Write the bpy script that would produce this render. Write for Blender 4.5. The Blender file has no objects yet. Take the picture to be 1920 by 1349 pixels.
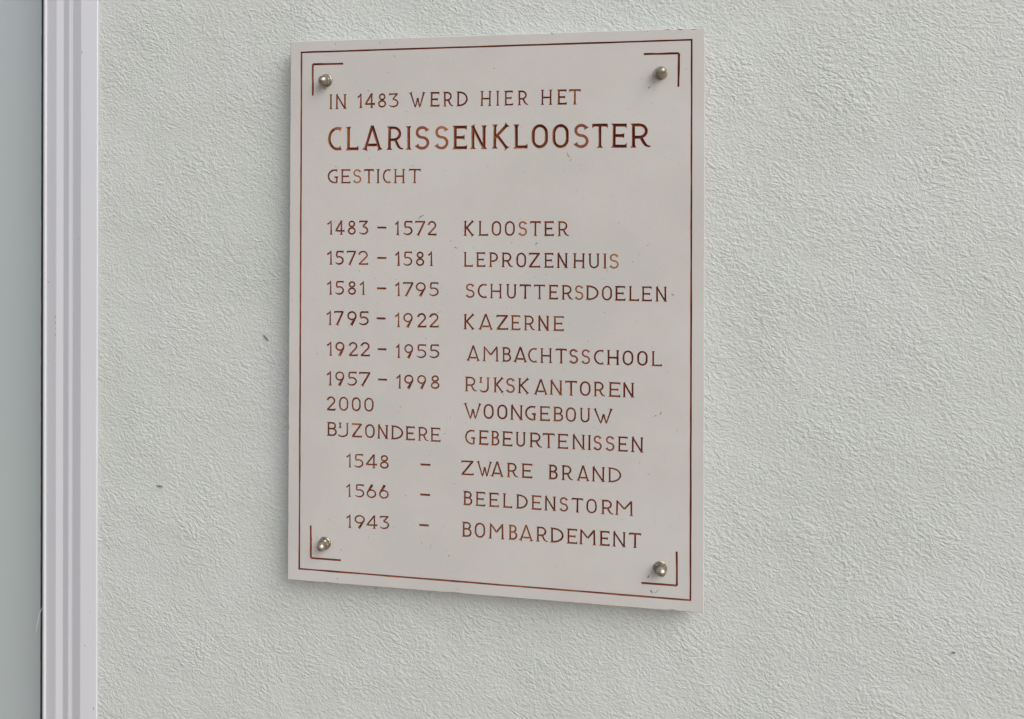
import bpy, math, random
from math import sin, cos, pi, radians
from mathutils import Vector, Matrix, geometry, noise
random.seed(7)
S = bpy.context.scene
COL = S.collection

# ---------------------------------------------------------------- camera
ZC = 1.60          # height of the plaque centre above the pavement
YF = -0.021        # front face of the plaque; the wall surface is y = 0
FPX, CY0 = 1250.0, 400.9
CAM = Vector((0.107458, -0.625233 + YF, 0.09276 + ZC))
YAW, PIT, ROL = 0.134731, 0.005409, -0.00384
ROT = (Matrix.Rotation(YAW, 3, 'Z') @ Matrix.Rotation(PIT, 3, 'X') @ Matrix.Rotation(ROL, 3, 'Y'))
cam = bpy.data.cameras.new('camera'); co = bpy.data.objects.new('camera', cam); COL.objects.link(co)
cam.sensor_width = 36; cam.lens = 36 * FPX / 1920; cam.sensor_fit = 'HORIZONTAL'
cam.shift_y = -(674.5 - CY0) / 1920
cam.clip_start = .01; cam.clip_end = 2000
M = Matrix.Identity(4)
for i in range(3):
    M[i][0] = ROT[i][0]; M[i][1] = ROT[i][2]; M[i][2] = -ROT[i][1]; M[i][3] = CAM[i]
co.matrix_world = M
S.camera = co

def at(px, py, y):
    """place in the world, on the plane at depth y, measured off the photograph"""
    d = ROT @ Vector(((px - 960) / FPX, 1, -(py - CY0) / FPX))
    t = (y - CAM.y) / d.y
    p = CAM + d * t
    return p.x, p.z

# ---------------------------------------------------------------- sky, sun, exposure
SUN_DIR = Vector((0.92, -0.80, 1.02)).normalized()
w = bpy.data.worlds.new('World'); S.world = w; w.use_nodes = True
nt = w.node_tree; nt.nodes.clear()
sky = nt.nodes.new('ShaderNodeTexSky'); sky.sky_type = 'NISHITA'; sky.sun_disc = False
sky.sun_elevation = math.asin(SUN_DIR.z); sky.sun_rotation = math.atan2(SUN_DIR.x, SUN_DIR.y)
sky.air_density = 1.0; sky.dust_density = 2.5; sky.ozone_density = 1.0
hs = nt.nodes.new('ShaderNodeHueSaturation'); hs.inputs['Saturation'].default_value = .5
bg = nt.nodes.new('ShaderNodeBackground'); bg.inputs['Strength'].default_value = .125
wo = nt.nodes.new('ShaderNodeOutputWorld')
nt.links.new(sky.outputs[0], hs.inputs['Color']); nt.links.new(hs.outputs[0], bg.inputs[0]); nt.links.new(bg.outputs[0], wo.inputs[0])
sl = bpy.data.lights.new('sun', 'SUN'); sl.energy = 1.3; sl.angle = radians(42); sl.color = (1, .985, .97)
so = bpy.data.objects.new('sun', sl); COL.objects.link(so)
so.rotation_euler = SUN_DIR.to_track_quat('Z', 'Y').to_euler(); so.location = (3, -4, 6)
S.view_settings.view_transform = 'Standard'; S.view_settings.look = 'None'
S.view_settings.exposure = 0.50; S.view_settings.gamma = 1
S.render.engine = 'CYCLES'

# ---------------------------------------------------------------- helpers
def tag(o, label=None, cat=None, group=None, kind=None):
    for k, v in (('label', label), ('category', cat), ('group', group), ('kind', kind)):
        if v: o[k] = v
    return o
def empty(name, loc):
    o = bpy.data.objects.new(name, None); COL.objects.link(o); o.location = loc; o.empty_display_size = .05
    return o
def obj(name, verts, faces, mat, parent=None, smooth=False):
    """one mesh object; verts in world coordinates, origin moved to their centre"""
    n = len(verts)
    c = Vector((sum(v[0] for v in verts) / n, sum(v[1] for v in verts) / n, sum(v[2] for v in verts) / n))
    me = bpy.data.meshes.new(name)
    me.from_pydata([tuple(Vector(v) - c) for v in verts], [], faces); me.update()
    me.materials.append(mat)
    if smooth:
        for p in me.polygons: p.use_smooth = True
    o = bpy.data.objects.new(name, me); COL.objects.link(o)
    o.location = c
    if parent:
        o.parent = parent
        base = parent.location.copy()
        if parent.parent: base = base + parent.parent.location
        o.location = c - base
    return o

class NT:
    def __init__(s, name):
        s.m = bpy.data.materials.new(name); s.m.use_nodes = True
        s.n = s.m.node_tree.nodes; s.l = s.m.node_tree.links
        s.b = s.n['Principled BSDF']
        g = s.n.new('ShaderNodeNewGeometry'); s.pos = g.outputs['Position']
    def add(s, t, **k):
        x = s.n.new(t)
        for a, v in k.items(): setattr(x, a, v)
        return x
    def link(s, a, b): s.l.new(a, b)
    def mapping(s, scale=(1, 1, 1), rot=(0, 0, 0), vec=None):
        m = s.add('ShaderNodeMapping'); m.inputs['Scale'].default_value = scale; m.inputs['Rotation'].default_value = rot
        s.link(vec or s.pos, m.inputs['Vector']); return m.outputs[0]
    def noise(s, scale, detail=2, rough=.5, dist=0, vec=None, out=0):
        x = s.add('ShaderNodeTexNoise'); x.inputs['Scale'].default_value = scale; x.inputs['Detail'].default_value = detail
        x.inputs['Roughness'].default_value = rough; x.inputs['Distortion'].default_value = dist
        s.link(vec or s.pos, x.inputs['Vector']); return x.outputs[out]
    def math(s, op, a, b=None, c=None, clamp=False):
        x = s.add('ShaderNodeMath', operation=op); x.use_clamp = clamp
        for i, v in enumerate((a, b, c)):
            if v is None: continue
            if isinstance(v, (int, float)): x.inputs[i].default_value = v
            else: s.link(v, x.inputs[i])
        return x.outputs[0]
    def ramp(s, f, stops, interp='LINEAR'):
        x = s.add('ShaderNodeValToRGB'); r = x.color_ramp; r.interpolation = interp
        r.elements[0].position, r.elements[0].color = stops[0][0], (*stops[0][1], 1)
        r.elements[1].position, r.elements[1].color = stops[-1][0], (*stops[-1][1], 1)
        for p, c in stops[1:-1]:
            e = r.elements.new(p); e.color = (*c, 1)
        s.link(f, x.inputs[0]); return x.outputs[0]
    def mix(s, f, a, b, mode='MIX'):
        x = s.add('ShaderNodeMix', data_type='RGBA', blend_type=mode)
        if isinstance(f, (int, float)): x.inputs[0].default_value = f
        else: s.link(f, x.inputs[0])
        for i, v in ((6, a), (7, b)):
            if isinstance(v, tuple): x.inputs[i].default_value = (*v, 1)
            else: s.link(v, x.inputs[i])
        return x.outputs[2]
    def bump(s, h, strength, dist, normal=None):
        x = s.add('ShaderNodeBump'); x.inputs['Strength'].default_value = strength; x.inputs['Distance'].default_value = dist
        s.link(h, x.inputs['Height'])
        if normal: s.link(normal, x.inputs['Normal'])
        return x.outputs[0]
    def done(s, color=None, rough=None, metal=0, normal=None, spec=None):
        for k, v in (('Base Color', color), ('Roughness', rough)):
            if v is None: continue
            if isinstance(v, (int, float)): s.b.inputs[k].default_value = v
            elif isinstance(v, tuple): s.b.inputs[k].default_value = (*v, 1)
            else: s.link(v, s.b.inputs[k])
        s.b.inputs['Metallic'].default_value = metal
        if spec is not None: s.b.inputs['Specular IOR Level'].default_value = spec
        if normal: s.link(normal, s.b.inputs['Normal'])
        return s.m

# ---------------------------------------------------------------- materials
def mat_wall():
    t = NT('painted_render')
    # short trowelled wrinkles, laid mostly down to the right
    warp = t.noise(30, 2, .5, 0, out=1)
    wv = t.add('ShaderNodeVectorMath', operation='MULTIPLY_ADD')
    t.link(warp, wv.inputs[0]); wv.inputs[1].default_value = (.011, .011, .011); t.link(t.pos, wv.inputs[2])
    def layer(scale, ang, ax, az, lo, hi):
        r_ = t.add('ShaderNodeVectorRotate', rotation_type='Y_AXIS'); r_.inputs['Angle'].default_value = radians(ang)
        t.link(wv.outputs[0], r_.inputs['Vector'])
        n_ = t.noise(scale, 2, .5, .3, t.mapping((ax, 1, az), (0, 0, 0), r_.outputs[0]))
        m_ = t.add('ShaderNodeMapRange', interpolation_type='SMOOTHSTEP')
        m_.inputs['From Min'].default_value = lo; m_.inputs['From Max'].default_value = hi
        t.link(n_, m_.inputs['Value']); return m_.outputs[0]
    la = layer(250, -30, .78, 1.2, .38, .64)
    lb = layer(420, -20, .7, 1.25, .38, .64)
    lc = layer(350, -75, .85, 1.1, .42, .66)
    fine = t.noise(900, 2, .5)
    mask = t.math('MULTIPLY_ADD', t.noise(14, 4, .62), 2.4, -.65, clamp=True)
    h = t.math('MULTIPLY', la, mask)
    h = t.math('ADD', h, t.math('MULTIPLY', lb, .45))
    h = t.math('ADD', h, t.math('MULTIPLY', lc, .40))
    h = t.math('ADD', h, t.math('MULTIPLY', fine, .35))
    n = t.bump(h, 1.0, .00044)
    big = t.noise(7, 3, .5)
    n = t.bump(big, .25, .02, n)
    tint = t.noise(5, 3, .6)
    col = t.ramp(tint, [(.3, (.475, .508, .470)), (.7, (.505, .525, .513))])
    spk = t.noise(420, 1, .5)
    spm = t.math('MULTIPLY', t.math('SUBTRACT', spk, .80), 30, clamp=True)
    dirt = t.math('MULTIPLY', t.math('SUBTRACT', t.noise(1.6, 6, .7, .4, t.mapping((1.6, 1, .8))), .52), 2.2, clamp=True)
    col = t.mix(t.math('MULTIPLY', dirt, .35), col, (.43, .445, .40))
    col = t.mix(t.math('MULTIPLY', spm, .7), col, (.24, .23, .19))
    return t.done(col, .62, 0, n, .35)

def mat_stone():
    t = NT('pale_limestone')
    big = t.noise(9, 4, .6)
    col = t.ramp(big, [(.36, (.448, .440, .415)), (.5, (.475, .453, .432)), (.64, (.488, .476, .452))])
    blot = t.noise(60, 3, .6)
    col = t.mix(t.math('MULTIPLY_ADD', blot, .5, -.15, clamp=True), col, (.43, .415, .385))
    spk = t.noise(520, 2, .5, .3, t.mapping((1, 1, 1.5), (0, .5, 0)))
    spm = t.math('MULTIPLY', t.math('SUBTRACT', spk, .71), 14, clamp=True)
    col = t.mix(t.math('MULTIPLY', spm, .6), col, (.27, .25, .23))
    g = t.noise(1500, 2, .6)
    col = t.mix(t.math('MULTIPLY_ADD', g, .5, -.2, clamp=True), col, (.40, .385, .365))
    n = t.bump(t.math('ADD', t.noise(700, 4, .65), t.math('MULTIPLY', spm, -1.5)), .3, .0004)
    return t.done(col, .78, 0, n, .3)

def mat_paint():
    t = NT('worn_red_brown_paint')
    a = t.noise(34, 3, .6)
    col = t.ramp(a, [(.30, (.125, .027, .016)), (.48, (.18, .046, .021)), (.60, (.23, .075, .030)), (.74, (.31, .13, .050))])
    n = t.bump(t.noise(1600, 3, .6), .4, .0003)
    return t.done(col, .6, 0, n, .3)

def mat_pit():
    t = NT('weathered_pit')
    return t.done(t.ramp(t.noise(300, 2), [(.3, (.16, .14, .125)), (.7, (.30, .28, .25))]), .9)

def mat_metal():
    t = NT('tarnished_steel')
    a = t.noise(260, 3, .6)
    col = t.ramp(a, [(.3, (.22, .18, .12)), (.5, (.38, .345, .285)), (.72, (.52, .495, .45))])
    r = t.math('MULTIPLY_ADD', t.noise(700, 3, .6), .25, .30)
    return t.done(col, r, 1.0, t.bump(t.noise(900, 2), .1, .0003))

def mat_frame():
    t = NT('white_lacquered_frame')
    a = t.noise(6, 3, .5, 0, t.mapping((4, 4, .6)))
    col = t.ramp(a, [(.3, (.545, .557, .585)), (.7, (.56, .57, .595))])
    spk = t.noise(230, 1, .5)
    spm = t.math('MULTIPLY', t.math('SUBTRACT', spk, .79), 30, clamp=True)
    col = t.mix(t.math('MULTIPLY', spm, .6), col, (.25, .25, .25))
    return t.done(col, .42, 0, t.bump(t.noise(500, 2), .06, .0004), .4)

def mat_panel():
    t = NT('grey_green_panel')
    a = t.noise(4, 3, .5, 0, t.mapping((2, 2, .8)))
    col = t.ramp(a, [(.3, (.37, .43, .415)), (.7, (.38, .42, .43))])
    return t.done(col, .38, 0, t.bump(t.noise(30, 2), .08, .002), .5)

def plain(name, c, r, spec=.4):
    t = NT(name)
    return t.done(t.mix(t.noise(120, 3), c, tuple(x * .7 for x in c)), r, 0, None, spec)

WALL, STONE, PAINT, PIT, METAL, FRAME, PANEL = mat_wall(), mat_stone(), mat_paint(), mat_pit(), mat_metal(), mat_frame(), mat_panel()
RUBBER = plain('black_rubber', (.018, .019, .022), .55)
TWIG = plain('dark_twig', (.11, .10, .08), .9)
THREAD = plain('white_thread', (.75, .77, .78), .6)

# ---------------------------------------------------------------- pavement
def mat_ground():
    t = NT('brick_paving')
    br = t.add('ShaderNodeTexBrick'); t.link(t.mapping((1, 1, 1)), br.inputs['Vector'])
    br.inputs['Color1'].default_value = (.23, .15, .105, 1); br.inputs['Color2'].default_value = (.28, .19, .14, 1)
    br.inputs['Mortar'].default_value = (.2, .18, .15, 1); br.inputs['Scale'].default_value = 5
    return t.done(br.outputs[0], .85)
g = obj('pavement', [(-300, -600, 0), (300, -600, 0), (300, .1, 0), (-300, .1, 0)], [(0, 1, 2, 3)], mat_ground())
tag(g, kind='structure')

# ---------------------------------------------------------------- wall and frame
def fx(px, y): return at(px, 674, y)[0]
# frame section, right to left: (photo column, depth)
PROF = [(185.4, .003), (184.8, -.0004), (183, -.0022), (181, -.003), (151.5, -.003), (149.5, -.0024), (137.5, .0022), (135.8, .0026), (128.8, .0026), (127.6, .0030),
        (119.8, .0062), (118.5, .0066), (105.5, .0062), (103.5, .0066), (87, .0112), (85.6, .0108), (83.4, .0096), (81.6, .0100), (80.6, .0112)]
xt, zt = at(80.5, 0, .011); xb, zb = at(78.0, 1349, .011)
SL = (xt - xb) / (zt - zb)
def extrude(name, pts, z0, z1, mat, parent, closed=True, nz=2):
    """vertical extrusion of a plan section given as (x at plaque height, y); leans by SL like the frame"""
    V, F = [], []; n = len(pts)
    for k in range(nz):
        z = z0 + (z1 - z0) * k / (nz - 1)
        for x, y in pts: V.append((x + SL * (z - at(80, 674, 0)[1]), y, z))
    for k in range(nz - 1):
        for i in range(n if closed else n - 1):
            j = (i + 1) % n
            F.append((k * n + i, k * n + j, (k + 1) * n + j, (k + 1) * n + i))
    if closed: F += [tuple(range(n))[::-1], tuple((nz - 1) * n + i for i in range(n))]
    return obj(name, V, F, mat, parent)
fr = empty('door_frame', (fx(130, 0), 0, 0))
tag(fr, 'white moulded door frame with stepped grooves at the left edge of the rendered wall', 'door frame')
P = [(fx(px, y), y) for px, y in PROF]
cut = 7                                   # outer casing | inner bead
outer = P[:cut + 1] + [(P[cut][0], .06), (P[0][0], .06)]
inner = P[cut:] + [(P[-1][0] - .0002, .016), (P[-1][0] + .001, .06), (P[cut][0] - .0001, .06)]
inner[0] = (inner[0][0] - .0001, inner[0][1])
extrude('outer_casing', outer, 0, 2.4, FRAME, fr)
extrude('inner_bead', inner, 0, 2.4, FRAME, fr)
for px_, py_, ln in ((103.2, 592, 5), (103.4, 604, 3), (103.2, 615, 2), (103.3, 626, 4), (99, 1191, 6), (159, 1209, 4), (149.4, 1234, 2), (175, 1327, 5), (153.5, 96, 5), (145.5, 628, 3)):
    yy = -.0032 if px_ > 150 else (-.0012 if px_ > 147 else (.0001 if px_ > 140 else .0063 if px_ > 100 else .0080))
    a_ = at(px_, py_, yy); b_ = at(px_, py_ + ln, yy); h_ = .00022
    obj('paint_nick', [(a_[0] - h_, yy, a_[1]), (a_[0] + h_, yy - .0001, a_[1]), (b_[0] + h_ * .6, yy - .0001, b_[1]), (b_[0] - h_ * .6, yy, b_[1]), (a_[0], yy + .002, a_[1]), (b_[0], yy + .002, b_[1])],
        [(0, 3, 2, 1), (0, 1, 4), (2, 3, 5), (1, 2, 5, 4), (3, 0, 4, 5)], TWIG, fr)
gx = fx(78.9, .019)
# rubber seal, with small nicks and bulges along its length
V, F = [], []; NZ = 420
for k in range(NZ):
    z = 2.4 * k / (NZ - 1)
    wob = .00035 * noise.noise((0, 0, z * 55)) + .0002 * noise.noise((3, 0, z * 160))
    xx = gx + wob + SL * (z - at(80, 674, 0)[1])
    for x, y in ((xx, .019), (xx + .0003, .017), (xx + .006, .0165), (xx + .006, .03), (xx, .03)): V.append((x, y, z))
for k in range(NZ - 1):
    for i in range(5):
        j = (i + 1) % 5; F.append((k * 5 + i, k * 5 + j, k * 5 + 5 + j, k * 5 + 5 + i))
obj('rubber_seal', V, F, RUBBER, fr)
px0 = fx(79, .07)
pan = extrude('door_panel', [(px0 + .03, .070), (px0 - .9, .070), (px0 - .9, .11), (px0 + .03, .11)], 0, 2.3, PANEL, None)
tag(pan, 'smooth grey green door panel set back behind the black seal, at the far left', 'door')

wx0 = fx(184, 0)
V = []; F = []
zz0, zz1 = 0, 3.2
wl = [(0, z) for z in (zz0, zz1)]
sx = lambda z: wx0 + SL * (z - at(80, 674, 0)[1])
V = [(sx(zz0), 0, zz0), (3, 0, zz0), (3, 0, zz1), (sx(zz1), 0, zz1), (sx(zz0), .25, zz0), (3, .25, zz0), (3, .25, zz1), (sx(zz1), .25, zz1)]
F = [(0, 1, 2, 3), (5, 4, 7, 6), (1, 5, 6, 2), (4, 0, 3, 7), (3, 2, 6, 7), (4, 5, 1, 0)]
wall = obj('rendered_wall', V, F, WALL)
tag(wall, 'pale green-white wall with fine wrinkled render behind the stone plaque', 'wall')

# ---------------------------------------------------------------- lettering
B = .060; SF = .14
def arc(cx, cy, rx, ry, a0, a1, n=None):
    n = n or max(4, int(abs(a1 - a0) / 15))
    return [(cx + rx * cos(radians(a0 + (a1 - a0) * i / n)), cy + ry * sin(radians(a0 + (a1 - a0) * i / n))) for i in range(n + 1)]
def bez(p0, p1, p2, p3, n=8):
    out = []
    for i in range(n + 1):
        t = i / n; u = 1 - t
        out.append(tuple(u**3 * p0[k] + 3*u*u*t * p1[k] + 3*u*t*t * p2[k] + t**3 * p3[k] for k in (0, 1)))
    return out
def LN(x0, y0, x1, y1, a='', b_='', h=None): return dict(p=[(x0, y0), (x1, y1)], a=a, b=b_, h=h)
def PT(p, a='', b_='', h=None, closed=False): return dict(p=p, a=a, b=b_, h=h, closed=closed)
def glyph(c, w, b):
    s = min(SF, w * .5); e = b
    T = 1 - b
    if c == 'I': return [LN(w/2, 0, w/2, 1, 'B', 'B')]
    if c == "'": return [LN(w/2, .60, w/2, 1, 'B', 'B')]
    if c == '-': return [LN(0, .5, w, .5, h=b * 1.15)]
    if c == 'N': return [LN(s, 0, s, .93, 'B'), LN(s - .03, 1, w - s, .01, 'L'), LN(w - s, 0, w - s, 1, 'B', 'B')]
    if c == 'H': return [LN(s, 0, s, 1, 'B', 'B'), LN(w - s, 0, w - s, 1, 'B', 'B'), LN(s, .49, w - s, .49)]
    if c == 'T': return [LN(0, T, w, T, 'R', 'R'), LN(w/2, 0, w/2, T, 'B')]
    if c == 'E': return [LN(s, 0, s, 1, 'L', 'L'), LN(s, T, w - .01, T, '', 'R'), LN(s, e, w, e, '', 'L'), LN(s, .5, w * .84, .5, '', 'M')]
    if c == 'L': return [LN(s, 0, s, 1, 'L', 'B'), LN(s, e, w, e, '', 'L')]
    if c == 'U':
        r = (w - 2 * s) / 2; ry = min(.38, r * 1.15)
        return [PT([(s, 1)] + arc(w/2, ry + b*.4, r, ry - b*.6, 180, 360, 12) + [(w - s, 1)], 'B', 'B')]
    if c in 'O0':
        rx = w/2 - b; ry = min(.5 - b, rx * 1.15)
        return [PT(arc(w/2, 1 - b - ry, rx, ry, 0, 180, 12) + arc(w/2, b + ry, rx, ry, 180, 360, 12), closed=True)]
    if c == 'C':
        rx = (w - .02 - b) / 1.42
        return [PT(arc(b + rx, .5, rx, .5 - b, 65, 295, 18), 'M', 'M')]
    if c == 'G':
        rx = (w - .03 - b) / 1.42
        return [PT(arc(b + rx, .5, rx, .5 - b, 65, 288, 18), 'M', ''), LN(w - b - .02, .02, w - b - .02, .44, '', ''), LN(w - .26, .44, w + .02, .44, '', '')]
    if c == 'S':
        j = .52; cu = (T + j)/2; ru = (T - j)/2; cl = (j + b)/2; rl = (j - b)/2
        p = arc(w*.51, cu, w*.46 - b, ru, 18, 270, 14) + arc(w*.5, cl, w*.5 - b, rl, 90, -158, 14)[1:]
        return [PT(p, 'M', 'M')]
    if c in 'DPRB':
        st = [LN(s, 0, s, 1, 'B' if c in 'PR' else 'L', 'L')]
        def lobe(yt, yb, xr):
            ry = (yt - yb)/2; rx = min(ry * 1.1, xr - b - s - .04)
            return [(s, yt)] + arc(xr - b - rx, (yt + yb)/2, rx, ry, 90, -90, 12) + [(s, yb)]
        if c == 'D': st.append(PT([(s, T)] + arc(s + .08, .5, w - b - s - .08, .5 - b, 90, -90, 14) + [(s, e)]))
        if c == 'P': st.append(PT(lobe(T, .40, w)))
        if c == 'B': st += [PT(lobe(T, .53, w * .93)), PT(lobe(.53, e, w))]
        if c == 'R':
            st.append(PT(lobe(T, .43, w * .86)))
            st.append(PT(bez((w*.50, .43), (w*.66, .30), (w*.66, .03), (w - .01, .05)), '', 'T'))
        return st
    if c == 'K': return [LN(s, 0, s, 1, 'B', 'B'), LN(s, .44, w - s*.75, 1, '', 'B'), LN(s + .10, .54, w - s*.75, 0, '', 'B')]
    if c == 'A': return [LN(w*.5, 1.04, s*.75, 0, '', 'B'), LN(w*.5, 1.04, w - s*.75, 0, '', 'B'), LN(w*.27, .22, w*.73, .22)]
    if c == 'M': return [LN(s*.9, 0, s*1.05, .97, 'B'), LN(s*.75, 1.02, w*.5, .45, 'T'), LN(w*.5, .43, w - s*.9, 1.0, '', ''), LN(w - s*.9, 0, w - s*1.05, 1.0, 'B', '')]
    if c == 'W':
        return [LN(s*.8, 1, w*.39, -.03, 'B', 'T'), LN(w*.39, -.03, w*.53, .62, 'T', ''), LN(w*.53, .62, w*.66, -.03, '', 'T'), LN(w*.66, -.03, w - s*.7, 1, 'T', 'B')]
    if c == 'J':
        r = (w - s - b*1.2)/2 + .06
        return [PT([(w - s, 1)] + arc(w - s - r, .28, r, .28 - b*.2, 0, -150, 12), 'B', 'T')]
    if c == 'Z': return [LN(.02, T, w - .02, T, 'R', ''), LN(w - .08, T, .08, e, h=b * 1.15), LN(.03, e, w, e, '', 'L')]
    if c == '1': return [LN(w - s, 0, w - s, 1.02, 'B', 'T'), PT(bez((w - s, .98), (w - s - .08, .84), (w*.3, .78), (.02, .74)), 'T', '')]
    if c == '2': return [PT(arc(w*.49, .69, w*.47 - b, .31 - b, 172, -25, 14) + [(w*.10, e)], 'M', ''), LN(w*.06, e, w, e, '', 'L')]
    if c == '3': return [LN(.02, T, w*.94, T, 'R', ''), LN(w*.88, T, w*.42, .585), PT([(w*.42, .585)] + arc(w*.46, .31, w*.54 - b, .31 - b, 78, -150, 16), '', 'T')]
    if c == '4': return [LN(w - .23, 1.0, .06, .27, h=b*1.05), LN(.02, .27, w, .27, '', 'M'), LN(w - .24, 0, w - .24, 1, 'B', 'M')]
    if c == '5': return [LN(w*.2, T, w*.97, T, '', 'R'), LN(w*.22, T, w*.17, .60), PT([(w*.17, .55)] + arc(w*.45, .32, w*.55 - b, .32 - b, 105, -150, 16), '', 'T')]
    if c == '7': return [LN(.0, T, w - .02, T, 'R', ''), LN(w - .07, T, w*.28, 0, '', 'B', b*1.15)]
    if c == '8':
        return [PT(arc(w/2, .755, w*.42 - b, .245 - b, 0, 337.5, 15), closed=True), PT(arc(w/2, .27, w*.5 - b, .27 - b, 0, 342, 19), closed=True)]
    if c == '9': return [PT(arc(w/2, .67, w*.48 - b, .33 - b, 0, 342, 19), closed=True), LN(w*.90, .58, w*.42, 0, '', 'W', b*1.1)]
    if c == '6':
        return [PT(arc(w/2, .33, w*.48 - b, .33 - b, 0, 342, 19), closed=True), LN(w*.10, .42, w*.60, 1.0, '', 'W', b*1.1)]
    raise ValueError(c)

def sample(st, b):
    """stroke -> samples (x, y, left half width, right half width)"""
    p = st['p']; h = st.get('h') or b
    if st.get('closed'): return [(x, y, h, h) for x, y in p]
    L = [0]
    for i in range(1, len(p)): L.append(L[-1] + math.dist(p[i], p[i-1]))
    tot = L[-1]; ex = []
    for d in (.035, .075, .12): ex += [d, tot - d]
    ds = sorted(set([x for x in L] + [x for x in ex if .01 < x < tot - .01]))
    dd = [ds[0]]
    for x in ds[1:]:
        if x - dd[-1] > .008 or x == tot: dd.append(x)
    out = []
    def f(kind, d):
        if kind == 'T': u = max(0, 1 - d/.25); return h * (1 - .55*u), h * (1 - .55*u)
        if kind == 'W': u = max(0, 1 - d/.40); return h * (1 + .8*u), h * (1 + .5*u)
        u = max(0, 1 - d/.12)**2
        big = (SF if kind in 'BLR' else SF * .78)
        l = h + (big - h) * u * (kind in 'BLM'); r = h + (big - h) * u * (kind in 'BRM')
        return l, r
    for d in dd:
        k = 1
        while k < len(L) - 1 and L[k] < d: k += 1
        t = (d - L[k-1]) / max(1e-9, L[k] - L[k-1]); t = min(1, max(0, t))
        x = p[k-1][0] + (p[k][0] - p[k-1][0]) * t; y = p[k-1][1] + (p[k][1] - p[k-1][1]) * t
        l = r = h
        if st['a'] and d < .41:
            a_, b2 = f(st['a'], d)
            # flags name the side seen when walking the stroke
            l, r = (a_, b2)
        if st['b'] and tot - d < .41:
            a_, b2 = f(st['b'], tot - d)
            l, r = (max(l, a_), max(r, b2)) if st['b'] != 'T' else (min(l, a_), min(r, b2))
        out.append((x, y, l, r))
    return out

class Stroke: pass
def make_stroke(sm, closed, tf, depth=1.55):
    """sm in glyph units -> outline polygon and centre line on the slab face (x, z)"""
    s = Stroke(); n = len(sm)
    C = [Vector(tf(x, y)) for x, y, l, r in sm]
    k = (Vector(tf(0, 1)) - Vector(tf(0, 0))).length
    W = [(l * k, r * k) for x, y, l, r in sm]
    Lp, Rp = [], []
    for i in range(n):
        a = C[(i-1) % n] if (closed or i > 0) else None
        c = C[(i+1) % n] if (closed or i < n-1) else None
        d1 = (C[i] - a).normalized() if a is not None else None
        d2 = (c - C[i]).normalized() if c is not None else None
        if d1 is None: d1 = d2
        if d2 is None: d2 = d1
        t = (d1 + d2).normalized(); nn = Vector((-t.y, t.x)); m = 1 / max(.5, t.dot(d1))
        j = random.uniform(.94, 1.06)
        Lp.append(C[i] + nn * W[i][0] * m * j); Rp.append(C[i] - nn * W[i][1] * m * j)
    s.closed = closed; s.C = C; s.W = [max(w_) for w_ in W]; s.Lp, s.Rp = Lp, Rp; s.k = depth
    if closed:
        s.polys = [[Lp[i], Lp[(i+1) % n], Rp[(i+1) % n], Rp[i]] for i in range(n)]
    else:
        s.polys = [Lp + Rp[::-1]]
    s.segs = [(C[i], C[(i+1) % n], s.W[i], s.W[(i+1) % n]) for i in range(n if closed else n-1)]
    s.end = [] if closed else [(C[0], (C[1]-C[0]).normalized()), (C[-1], (C[-2]-C[-1]).normalized())]
    xs = [v.x for v in Lp + Rp]; ys = [v.y for v in Lp + Rp]
    s.bb = (min(xs), max(xs), min(ys), max(ys))
    return s
def depth_at(s, p):
    if not (s.bb[0] - 1e-5 < p.x < s.bb[1] + 1e-5 and s.bb[2] - 1e-5 < p.y < s.bb[3] + 1e-5): return 0
    best = 0
    for a, b, wa, wb in s.segs:
        ab = b - a; l2 = ab.length_squared
        if l2 < 1e-14: continue
        t = max(0, min(1, (p - a).dot(ab) / l2))
        d = (p - (a + ab * t)).length
        best = max(best, (wa + (wb - wa) * t) - d)
    for e, dr in s.end:
        best = min(best, max(0, (p - e).dot(dr)) * 1.0)
    return best * s.k

ITEMS = []      # (name, strokes)
def word(text, ext, k, ox, oy, bl, br, tl, tr, b=B):
    """ext: left/right column of every letter, bl/br, tl/tr: base and top row at both ends; all read off a photo crop (scale k, offset ox, oy)"""
    X0, X1 = ext[0][0], ext[-1][1]
    for c, (x0, x1) in zip(text, ext):
        f = ((x0 + x1)/2 - X0) / max(1, X1 - X0)
        yb = bl + (br - bl) * f; yt = tl + (tr - tl) * f
        a = at(ox + x0/k, oy + yb/k, YF); a2 = at(ox + x1/k, oy + yb/k, YF); tp = at(ox + (x0+x1)/2/k, oy + yt/k, YF)
        zb_ = (a[1] + a2[1]) / 2
        cap = tp[1] - zb_; wd = (a2[0] - a[0]) / cap
        x_ = a[0]
        sl = (at(ox + X1/k, oy + br/k, YF)[1] - at(ox + X0/k, oy + bl/k, YF)[1]) / max(.02, at(ox + X1/k, oy + br/k, YF)[0] - at(ox + X0/k, oy + bl/k, YF)[0])
        mid = wd / 2
        bb = b * random.uniform(.94, 1.07)
        rot = random.gauss(0, .006)
        tf = lambda gx, gy, x_=x_, zb_=zb_, cap=cap, mid=mid, sl=sl, rot=rot: (x_ + (gx - rot*gy) * cap, zb_ + (gy + (gx - mid) * (sl + rot)) * cap)
        dep = 1.6
        sts = [make_stroke(sample(s, bb), s.get('closed', False), tf, dep) for s in glyph(c, wd, bb)]
        ITEMS.append(('numeral' if c.isdigit() else 'dash' if c == '-' else 'letter', sts))
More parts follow.
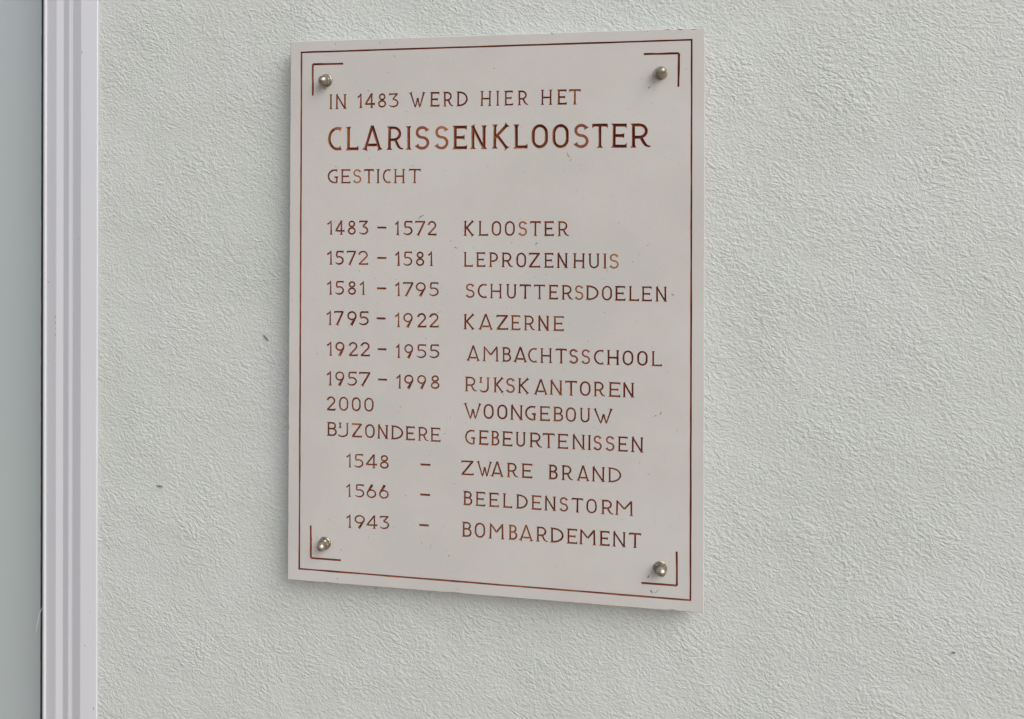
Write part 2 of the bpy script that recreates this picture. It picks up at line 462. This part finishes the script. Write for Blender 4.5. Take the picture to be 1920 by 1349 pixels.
def dash(x0, x1, y, k, ox, oy, cap_px=27):
    a = at(ox + x0/k, oy + y/k, YF); a2 = at(ox + x1/k, oy + y/k, YF)
    cap = at(1000, 500, YF)[1] - at(1000, 500 + cap_px, YF)[1]
    tf = lambda gx, gy: (a[0] + gx * cap, (a[1] + a2[1])/2 + (gy - .5) * cap + (gx * cap) * 0)
    wd = (a2[0] - a[0]) / cap
    ITEMS.append(('dash', [make_stroke(sample(s, B), False, tf) for s in glyph('-', wd, B * 1.05)]))

Z1 = (4.217, 520, 40); Z2 = (4.217, 920, 40); Z3 = (4.997, 590, 390); Z4 = (4.571, 860, 390)
Z5 = (5.189, 590, 640); Z6 = (4.571, 860, 630); Z7 = (4.217, 520, 840); Z8 = (3.748, 840, 840)
word('IN', [(410,437),(455,550)], *Z1, 697, 694, 580, 578)
word('1483', [(632,675),(690,772),(795,860),(880,958)], *Z1, 689, 682, 574, 570)
word('WERD', [(1040,1170),(1203,1282),(1308,1392),(1413,1505)], *Z1, 681, 673, 564, 555)
word('HIER', [(1600,1695),(1728,1756),(1790,1864),(1897,1985)], *Z1, 673, 664, 553, 548)
word('HET', [(392,490),(522,602),(618,712)], *Z2, 663, 660, 543, 538)
word('CLARISSEN', [(400,507),(537,642),(673,830),(860,997),(1018,1060),(1087,1202),(1242,1353),(1380,1500),(1520,1660)], *Z1, 1024, 1012, 838, 824, .062)
word('KLOOSTER', [(5,150),(177,292),(323,452),(487,617),(655,775),(802,926),(948,1076),(1102,1266)], *Z2, 1010, 1000, 818, 808, .062)
word('GESTICHT', [(398,478),(498,578),(597,664),(684,763),(782,810),(833,896),(918,1012),(1038,1132)], *Z1, 1284, 1282, 1172, 1168)
word('1483', [(115,172),(190,280),(310,385),(412,502)], *Z3, 252, 254, 120, 120)
dash(585, 672, 186, *Z3)
word('1572', [(750,797),(828,917),(940,1037),(1055,1141)], *Z3, 258, 260, 122, 124)
word('KLOOSTER', [(38,136),(165,253),(282,364),(394,480),(509,586),(610,703),(727,817),(845,946)], *Z4, 241, 244, 112, 116)
word('1572', [(113,170),(190,272),(300,390),(406,501)], *Z3, 535, 536, 402, 403)
dash(585, 672, 471, *Z3)
word('1581', [(753,805),(828,914),(948,1027),(1060,1112)], *Z3, 545, 547, 409, 410)
word('LEPROZENHUIS', [(38,122),(145,229),(256,336),(363,466),(494,578),(598,698),(728,813),(836,939),(976,1085),(1108,1213),(1237,1270),(1290,1372)], *Z4, 506, 523, 379, 394)
word('1581', [(113,167),(190,275),(311,387),(422,474)], *Z3, 815, 818, 684, 688)
dash(582, 670, 756, *Z3)
word('1795', [(751,805),(826,926),(944,1042),(1070,1162)], *Z3, 828, 830, 696, 698)
word('SCHUTTERSDOELEN', [(59,137),(162,242),(264,375),(403,500),(521,619),(646,741),(766,852),(878,982),(994,1069),(1086,1199),(1227,1314),(1334,1429),(1453,1547),(1562,1655),(1682,1790)], *Z4, 772, 806, 648, 677)
word('1795', [(108,162),(183,273),(302,394),(413,507)], *Z3, 1100, 1103, 965, 970)
dash(580, 665, 1037, *Z3)
word('1922', [(750,804),(827,920),(958,1047),(1071,1163)], *Z3, 1120, 1124, 984, 988)
word('KAZERNE', [(38,139),(168,295),(321,425),(443,529),(555,657),(673,780),(806,903)], *Z4, 1042, 1058, 911, 930)
word('1922', [(115,174),(198,292),(328,419),(443,537)], *Z5, 143, 150, 6, 10)
dash(612, 698, 80, *Z5)
word('1955', [(788,836),(870,960),(988,1085),(1113,1212)], *Z5, 165, 168, 28, 32)
word('AMBACHTSSCHOOL', [(66,182),(203,345),(368,450),(468,587),(594,671),(695,804),(830,927),(946,1024),(1050,1127),(1158,1242),(1266,1380),(1404,1496),(1529,1619),(1648,1742)], *Z6, 214, 263, 88, 134)
word('1957', [(113,170),(197,290),(316,411),(430,542)], *Z5, 432, 438, 292, 302)
dash(617, 704, 375, *Z5)
word('1998', [(791,845),(867,963),(995,1087),(1128,1214)], *Z5, 461, 468, 324, 334)
word("R'JKSK", [(50,158),(172,206),(182,268),(295,390),(404,482),(503,607)], *Z6, 476, 497, 350, 366)
word('ANTOREN', [(643,764),(776,892),(913,1014),(1038,1130),(1153,1257),(1281,1385),(1401,1508)], *Z6, 503, 531, 375, 404)
word('2000', [(114,203),(236,327),(360,448),(482,573)], *Z5, 675, 688, 536, 552)
word('WOONGEBOUW', [(40,195),(213,300),(330,417),(438,553),(568,660),(688,782),(806,895),(918,1005),(1033,1132),(1152,1322)], *Z6, 706, 752, 576, 628)
word("B'JZONDERE", [(116,215),(230,263),(226,335),(358,461),(489,584),(605,719),(738,860),(880,976),(1001,1109),(1122,1224)], *Z5, 921, 983, 785, 845)
word('GEBEURTENISSEN', [(54,139),(167,255),(273,349),(368,461),(483,579),(603,717),(720,823),(841,938),(968,1087),(1103,1137),(1153,1227),(1257,1335),(1358,1448),(1473,1587)], *Z6, 930, 1002, 803, 872)
word('1548', [(306,360),(382,475),(495,606),(634,720)], *Z5, 1228, 1244, 1093, 1111)
dash(1029, 1126, 1203, *Z5)
word('ZWARE', [(92,181),(199,310),(299,391),(411,494),(513,593)], *Z8, 191, 216, 88, 113)
word('BRAND', [(703,771),(795,879),(903,995),(1007,1105),(1121,1217)], *Z8, 222, 247, 117, 142)
word('1566', [(543,585),(612,687),(704,784),(802,882)], *Z7, 388, 406, 284, 298)
dash(1129, 1208, 372, *Z7)
word('BEELDENSTORM', [(104,171),(190,262),(284,358),(381,451),(476,561),(582,657),(674,762),(782,844),(869,949),(972,1045),(1074,1164),(1173,1302)], *Z8, 403, 481, 302, 378)
word('1943', [(543,587),(607,693),(702,791),(808,884)], *Z7, 633, 645, 527, 541)
dash(1122, 1198, 613, *Z7)
word('BOMBARDEMENT', [(95,166),(187,261),(284,397),(422,487),(498,599),(616,702),(716,813),(831,908),(920,1042),(1061,1136),(1152,1252),(1271,1357)], *Z8, 625, 707, 518, 601)

def line(name, pa, pb, hw, depth=1.55, n=2):
    a = Vector(at(*pa, YF)); b = Vector(at(*pb, YF)); d = (b - a)
    sm = [(a.x + d.x * i / n, a.y + d.y * i / n, hw * random.uniform(.86, 1.14), hw * random.uniform(.86, 1.14)) for i in range(n + 1)]
    ITEMS.append((name, [make_stroke(sm, False, lambda x, y: (x, y), depth)]))
BW = .00085
line('border_line', (563.4, 98.8), (1298.6, 75), BW, n=24)
line('border_line', (1297, 73.8), (1294.4, 1127.6), BW, n=30)
line('border_line', (1295.8, 1126), (559.2, 1066.6), BW, n=24)
line('border_line', (561, 1068.4), (565.4, 97.2), BW, n=30)
CW = .00098
for pa, pc, pb in (((643.5, 120), (586.4, 121), (586.4, 180)), ((1207, 102), (1273, 100.5), (1272, 163.2)),
                   ((582.6, 985.6), (582.8, 1046.5), (639, 1051)), ((1202.5, 1093.5), (1269.2, 1098.4), (1268.8, 1034.6))):
    line('corner_line', pa, pc, CW, n=5); line('corner_line', pc, pb, CW, n=5)

# weathering pits and scratches in the stone
PITS = []
def pit(x0, y0, x1, y1, hw):
    a = Vector(at(x0, y0, YF)); b = Vector(at(x1, y1, YF)); d = b - a
    if d.length < 2 * hw: d = d.normalized() * 2 * hw if d.length > 0 else Vector((2 * hw, 0)); b = a + d
    m = (a + b)/2 + Vector((-d.y, d.x)) * random.uniform(-.15, .15)
    sm = [(a.x, a.y, hw * .35, hw * .35), (m.x, m.y, hw, hw * random.uniform(.7, 1)), (b.x, b.y, hw * .3, hw * .3)]
    PITS.append(make_stroke(sm, False, lambda x, y: (x, y), .7))
for q in ((784, 411, 795, 404, .0006), (800, 598, 829, 582, .00025), (1003, 461, 1008, 455, .0007), (1218, 163, 1216, 167, .0006),
          (608, 163, 609, 169, .0007), (1237, 1104, 1222, 1113, .0004), (1219, 1107, 1222, 1113, .0009), (1213, 1084, 1217, 1079, .0008), (1184, 491, 1188, 492, .0005),
          (1259, 552, 1263, 556, .0009), (852, 463, 858, 466, .0005), (846, 450, 845, 455, .0004), (689, 170, 693, 171, .0006), (1034, 60, 1036, 66, .0005),
          (789, 1017, 791, 1021, .0004), (690, 1007, 691, 1009, .0006), (840, 1041, 843, 1044, .0006), (808, 1022, 806, 1030, .0003), (739, 170, 741, 172, .0003),
          (1063, 285, 1070, 297, .0004), (1068, 303, 1072, 299, .0004), (738, 104, 741, 108, .0005), (926, 128, 927, 130, .0006), (1067, 108, 1069, 109, .0005),
          (629, 80, 630, 86, .0003), (712, 79, 712, 84, .0004), (742, 81, 744, 81, .0005), (1236, 779, 1240, 771, .0005), (1228, 779, 1231, 780, .0004),
          (1225, 783, 1231, 779, .0003), (635, 1084, 631, 1087, .0005), (551, 843, 552, 844, .0005), (694, 296, 691, 300, .0003), (855, 1105, 858, 1106, .0004), (1246, 57, 1258, 57, .0005), (1270, 56, 1280, 56.5, .0006), (1296, 55, 1306, 55.5, .0005), (1212, 59, 1216, 59, .0004), (700, 1104, 712, 1105, .0006), (546, 560, 547, 566, .0003)):
    pit(*q)
for _ in range(260):
    x = random.uniform(572, 1288); y = random.uniform(105, 1080); L_ = random.uniform(.5, 4); an = random.gauss(1.1, .8)
    pit(x, y, x + L_ * cos(an), y + L_ * sin(an), random.uniform(.00012, .0004))

# ---------------------------------------------------------------- the plaque
HW, HH = .2, .5329 / 2
TH = .019
plaque = empty('stone_plaque', (0, 0, ZC))
tag(plaque, 'pale limestone plaque engraved with red-brown dates and names, bolted to the rendered wall', 'plaque')

# outline of the slab with faint wear and a few chips
def edge_pts():
    pts = []
    def side(a, b, n, chips):
        a = Vector(a); b = Vector(b); nrm = Vector((-(b - a).y, (b - a).x)).normalized()
        for i in range(n):
            t = i / n; j = 0 if i == 0 else random.gauss(0, .00007)
            for ct, cw, cd in chips:
                if abs(t - ct) < cw: j += cd * (1 - abs(t - ct)/cw)
            pts.append(a.lerp(b, t) + nrm * j)
    side((-HW, -HH), (HW, -HH), 160, [(.10, .01, .0006), (.42, .02, .0007), (.93, .012, .0010), (.965, .01, .0007), (.7, .006, .0005)])
    side((HW, -HH), (HW, HH), 160, [(.08, .008, .0006), (.6, .006, .0004), (.985, .01, .0008)])
    side((HW, HH), (-HW, HH), 160, [(.02, .012, .0012), (.07, .014, .0009), (.13, .01, .0005), (.365, .006, .0007), (.6, .006, .0003)])
    side((-HW, HH), (-HW, -HH), 160, [(.3, .006, .0004), (.72, .005, .0006)])
    return pts
OUT = edge_pts()
BV = .0007
INN = [Vector((v.x * (HW - BV)/HW, v.y * (HH - BV)/HH)) for v in OUT]
verts, edges = [], []
verts += [v + Vector((0, ZC)) for v in INN]; edges += [(i, (i + 1) % len(INN)) for i in range(len(INN))]
ALL = ITEMS + [('surface_pits', [p]) for p in PITS]
CELL = .004; grid = {}
for gi, (nm, sts) in enumerate(ALL):
    for s in sts:
        n = len(s.C); b0 = len(verts)
        verts += s.Lp; r0 = len(verts); verts += s.Rp; c0 = len(verts)
        m = n if s.closed else n - 1
        for i in range(m):
            j = (i + 1) % n
            edges += [(b0 + i, b0 + j), (r0 + i, r0 + j)]
            q = (s.Lp[i], s.Lp[j], s.Rp[j], s.Rp[i])
            for cx in range(int(min(v.x for v in q) // CELL), int(max(v.x for v in q) // CELL) + 1):
                for cy in range(int(min(v.y for v in q) // CELL), int(max(v.y for v in q) // CELL) + 1):
                    grid.setdefault((cx, cy), []).append((gi, q))
        if s.closed:
            verts += s.C
            edges += [(c0 + i, c0 + (i + 1) % n) for i in range(n)]
        else:
            # the cut rises to a chisel end: the centre line stops short of the tips
            e0 = s.C[0].lerp(s.C[1], min(.6, s.W[0] / max(1e-6, (s.C[1] - s.C[0]).length)))
            e1 = s.C[-1].lerp(s.C[-2], min(.6, s.W[-1] / max(1e-6, (s.C[-1] - s.C[-2]).length)))
            cs = [e0] + s.C[1:-1] + [e1]
            verts += cs
            edges += [(c0 + i, c0 + i + 1) for i in range(len(cs) - 1)]
            edges += [(b0, r0), (b0 + n - 1, r0 + n - 1), (b0, c0), (r0, c0), (b0 + n - 1, c0 + len(cs) - 1), (r0 + n - 1, c0 + len(cs) - 1)]
import time; T0 = time.time()
cv, ce, cf, ov, oe, of = geometry.delaunay_2d_cdt(verts, edges, [], 0, 1e-7, False)
print('cdt', len(verts), len(cv), len(cf), round(time.time() - T0, 1))
cv = [Vector(v) for v in cv]
depth = [0.0] * len(cv)
slabF = []; per = {}
def inq(p, q):
    r = False
    for i in range(4):
        a, b = q[i], q[i - 1]
        if (a.y > p.y) != (b.y > p.y) and p.x < (b.x - a.x) * (p.y - a.y) / (b.y - a.y) + a.x: r = not r
    return r
hull = [v + Vector((0, ZC)) for v in INN]
for f in cf:
    p = (cv[f[0]] + cv[f[1]] + cv[f[2]]) / 3
    hit = None
    for gi, q in grid.get((int(p.x // CELL), int(p.y // CELL)), ()):
        if (hit is None or gi < hit) and inq(p, q): hit = gi
    if hit is not None: per.setdefault(hit, []).append(tuple(f)); continue
    if abs(p.x) > HW - .002 or abs(p.y - ZC) > HH - .002:      # near the worn rim: leave out what lies beyond it
        r = False
        for i in range(len(hull)):
            a, b = hull[i], hull[i - 1]
            if (a.y > p.y) != (b.y > p.y) and p.x < (b.x - a.x) * (p.y - a.y) / (b.y - a.y) + a.x: r = not r
        if not r: continue
    slabF.append(tuple(f))
lines_grp = [s for nm, sts in ITEMS if nm in ('border_line', 'corner_line') for s in sts]
vg = {}
for gi, fs in per.items():
    for f in fs:
        for v in f: vg.setdefault(v, set()).add(gi)
for v, gs in vg.items():
    d = 0
    for gi in gs:
        nm, sts = ALL[gi]
        for s in (lines_grp if nm in ('border_line', 'corner_line') else sts): d = max(d, depth_at(s, cv[v]))
    depth[v] = d
# anything on the rim shared with the flat face stays at the face
rim = set(v for f in slabF for v in f)
for v in rim: depth[v] = 0
def orient(f):
    a, b, c = (cv[i] for i in f[:3])
    return f if (b - a).cross(c - a) > 0 else tuple(reversed(f))    # seen from -y, x right, z up
def sub(fs):
    idx = {}; V = []; F = []
    for f in fs:
        g2 = []
        for v in orient(f):
            if v not in idx:
                idx[v] = len(V); V.append((cv[v].x, YF + depth[v], cv[v].y))
            g2.append(idx[v])
        F.append(tuple(g2))
    return V, F
V, F = sub(slabF)
n0 = len(V); n = len(OUT)
I2 = [(v.x, YF, v.y + ZC) for v in INN]
O1 = [(v.x, YF + BV, v.y + ZC) for v in OUT]
O2 = [(v.x, YF + TH, v.y + ZC) for v in OUT]
V += I2 + O1 + O2
for i in range(n):
    j = (i + 1) % n
    F.append((n0 + j, n0 + i, n0 + n + i, n0 + n + j)); F.append((n0 + n + j, n0 + n + i, n0 + 2*n + i, n0 + 2*n + j))
F.append(tuple(n0 + 2*n + i for i in range(n - 1, -1, -1)))
obj('slab', V, F, STONE, plaque)
pitF = []
for gi in sorted(per):
    nm = ALL[gi][0]
    if nm == 'surface_pits': pitF += per[gi]; continue
    V, F = sub(per[gi]); obj(nm, V, F, PAINT, plaque)
V, F = sub(pitF); tag(obj('surface_pits', V, F, PIT, plaque), kind='stuff')

# four cap nuts on washers, part of the plaque
def lathe(c, ax, prof, seg=28):
    q = Vector((0, -1, 0)).rotation_difference(ax)
    V, F = [], []
    for h, r in prof:
        for i in range(seg):
            a = 2 * pi * i / seg
            V.append(tuple(Vector(c) + q @ Vector((r * cos(a), -h, r * sin(a)))))
    for k in range(len(prof) - 1):
        for i in range(seg):
            j = (i + 1) % seg; F.append((k*seg + i, k*seg + j, (k+1)*seg + j, (k+1)*seg + i))
    F.append(tuple((len(prof)-1)*seg + i for i in range(seg))); F.append(tuple(range(seg))[::-1])
    return V, F
def hexnut(c, ax, h0, h1, af, rot):
    q = Vector((0, -1, 0)).rotation_difference(ax); R_ = af / math.sqrt(3); V = []; F = []
    rings = [(h0, .93), (h0 + .0005, 1), (h1 - .0009, 1), (h1, .86)]
    for h, s in rings:
        for i in range(24):
            a = 2 * pi * i / 24 + rot; m = ((i * 15) % 60) - 30
            rr = af/2 / cos(radians(m)) if True else R_
            rr = min(rr, R_ * (.985 if s == 1 else s * 1.0))
            V.append(tuple(Vector(c) + q @ Vector((rr * cos(a), -h, rr * sin(a)))))
    for k in range(3):
        for i in range(24):
            j = (i + 1) % 24; F.append((k*24 + i, k*24 + j, (k+1)*24 + j, (k+1)*24 + i))
    F += [tuple(range(24))[::-1], tuple(72 + i for i in range(24))]
    return V, F
NUTS = [((612.3, 151.5), (-.10, -1, -.16), .2, 1), ((1239, 137.5), (0, -1, .0), .5, 1), ((609.5, 1018.5), (-.07, -1, -.0), .1, 1.0), ((1238, 1065.0), (.02, -1, .05), .35, 1)]
for (px, py), ax, rot, sc in NUTS:
    x, z = at(px, py, YF); ax = Vector(ax).normalized(); c = (x, YF, z)
    k = sc
    V, F = hexnut(c, ax, .0012, .0052*k, .0098, rot)
    nut = obj('cap_nut', V, F, METAL, plaque)
    for nm, prof in (('washer', [(-.0006, .0056), (-.0006, .0062), (.0008, .0062), (.0012, .0058), (.0012, .003)]),
                     ('dome', [(.0051*k, .0044), (.0062*k, .0044), (.0078*k, .0043), (.0090*k, .0040), (.0101*k, .0034), (.0110*k, .0026), (.0116*k, .0016), (.0119*k, .0006)])):
        V, F = lathe(c, ax, prof)
        o = obj(nm, V, F, METAL, nut, smooth=(nm == 'dome'))

# ---------------------------------------------------------------- bits stuck to the wall and frame
def tube(name, pts, r, mat, label, cat):
    V, F = [], []
    n = len(pts)
    for i, p in enumerate(pts):
        p = Vector(p); d = (Vector(pts[min(n-1, i+1)]) - Vector(pts[max(0, i-1)])).normalized()
        u = d.cross(Vector((0, 1, 0))).normalized(); v = d.cross(u)
        rr = r * (.45 if i in (0, n-1) else 1)
        for k in range(6):
            a = k * pi / 3; V.append(tuple(p + u * rr * cos(a) + v * rr * sin(a)))
    for i in range(n - 1):
        for k in range(6):
            j = (k + 1) % 6; F.append((i*6 + k, i*6 + j, i*6 + 6 + j, i*6 + 6 + k))
    F += [tuple(range(6))[::-1], tuple((n-1)*6 + k for k in range(6))]
    return tag(obj(name, V, F, mat), label, cat)
def wp(px, py, y): x, z = at(px, py, y); return (x, y, z)
tube('plant_stalk', [wp(494, 628, -.0012), wp(498, 633.5, -.0016), wp(503.5, 639.5, -.0010)], .0006, TWIG, 'tiny dark slanting stalk stuck on the wall just left of the plaque', 'debris')
tube('plant_stalk', [wp(293.5, 911, -.0012), wp(299, 912, -.0018), wp(305, 913.5, -.0010)], .0008, TWIG, 'tiny dark flat stalk stuck on the wall low between door frame and plaque', 'debris')
tube('seed_husk', [wp(1785, 1223.5, -.001), wp(1788, 1225, -.0014), wp(1791, 1224, -.001)], .0008, TWIG, 'tiny dark husk stuck on the wall at the lower right', 'debris')
tube('loose_thread', [wp(79.5, 1139, .0135), wp(77, 1144, .014), wp(74.5, 1152, .015), wp(71.8, 1162, .016), wp(69.5, 1174, .018), wp(67.2, 1187, .020)], .00035, THREAD, 'short white thread hanging from the black seal of the door frame', 'thread')
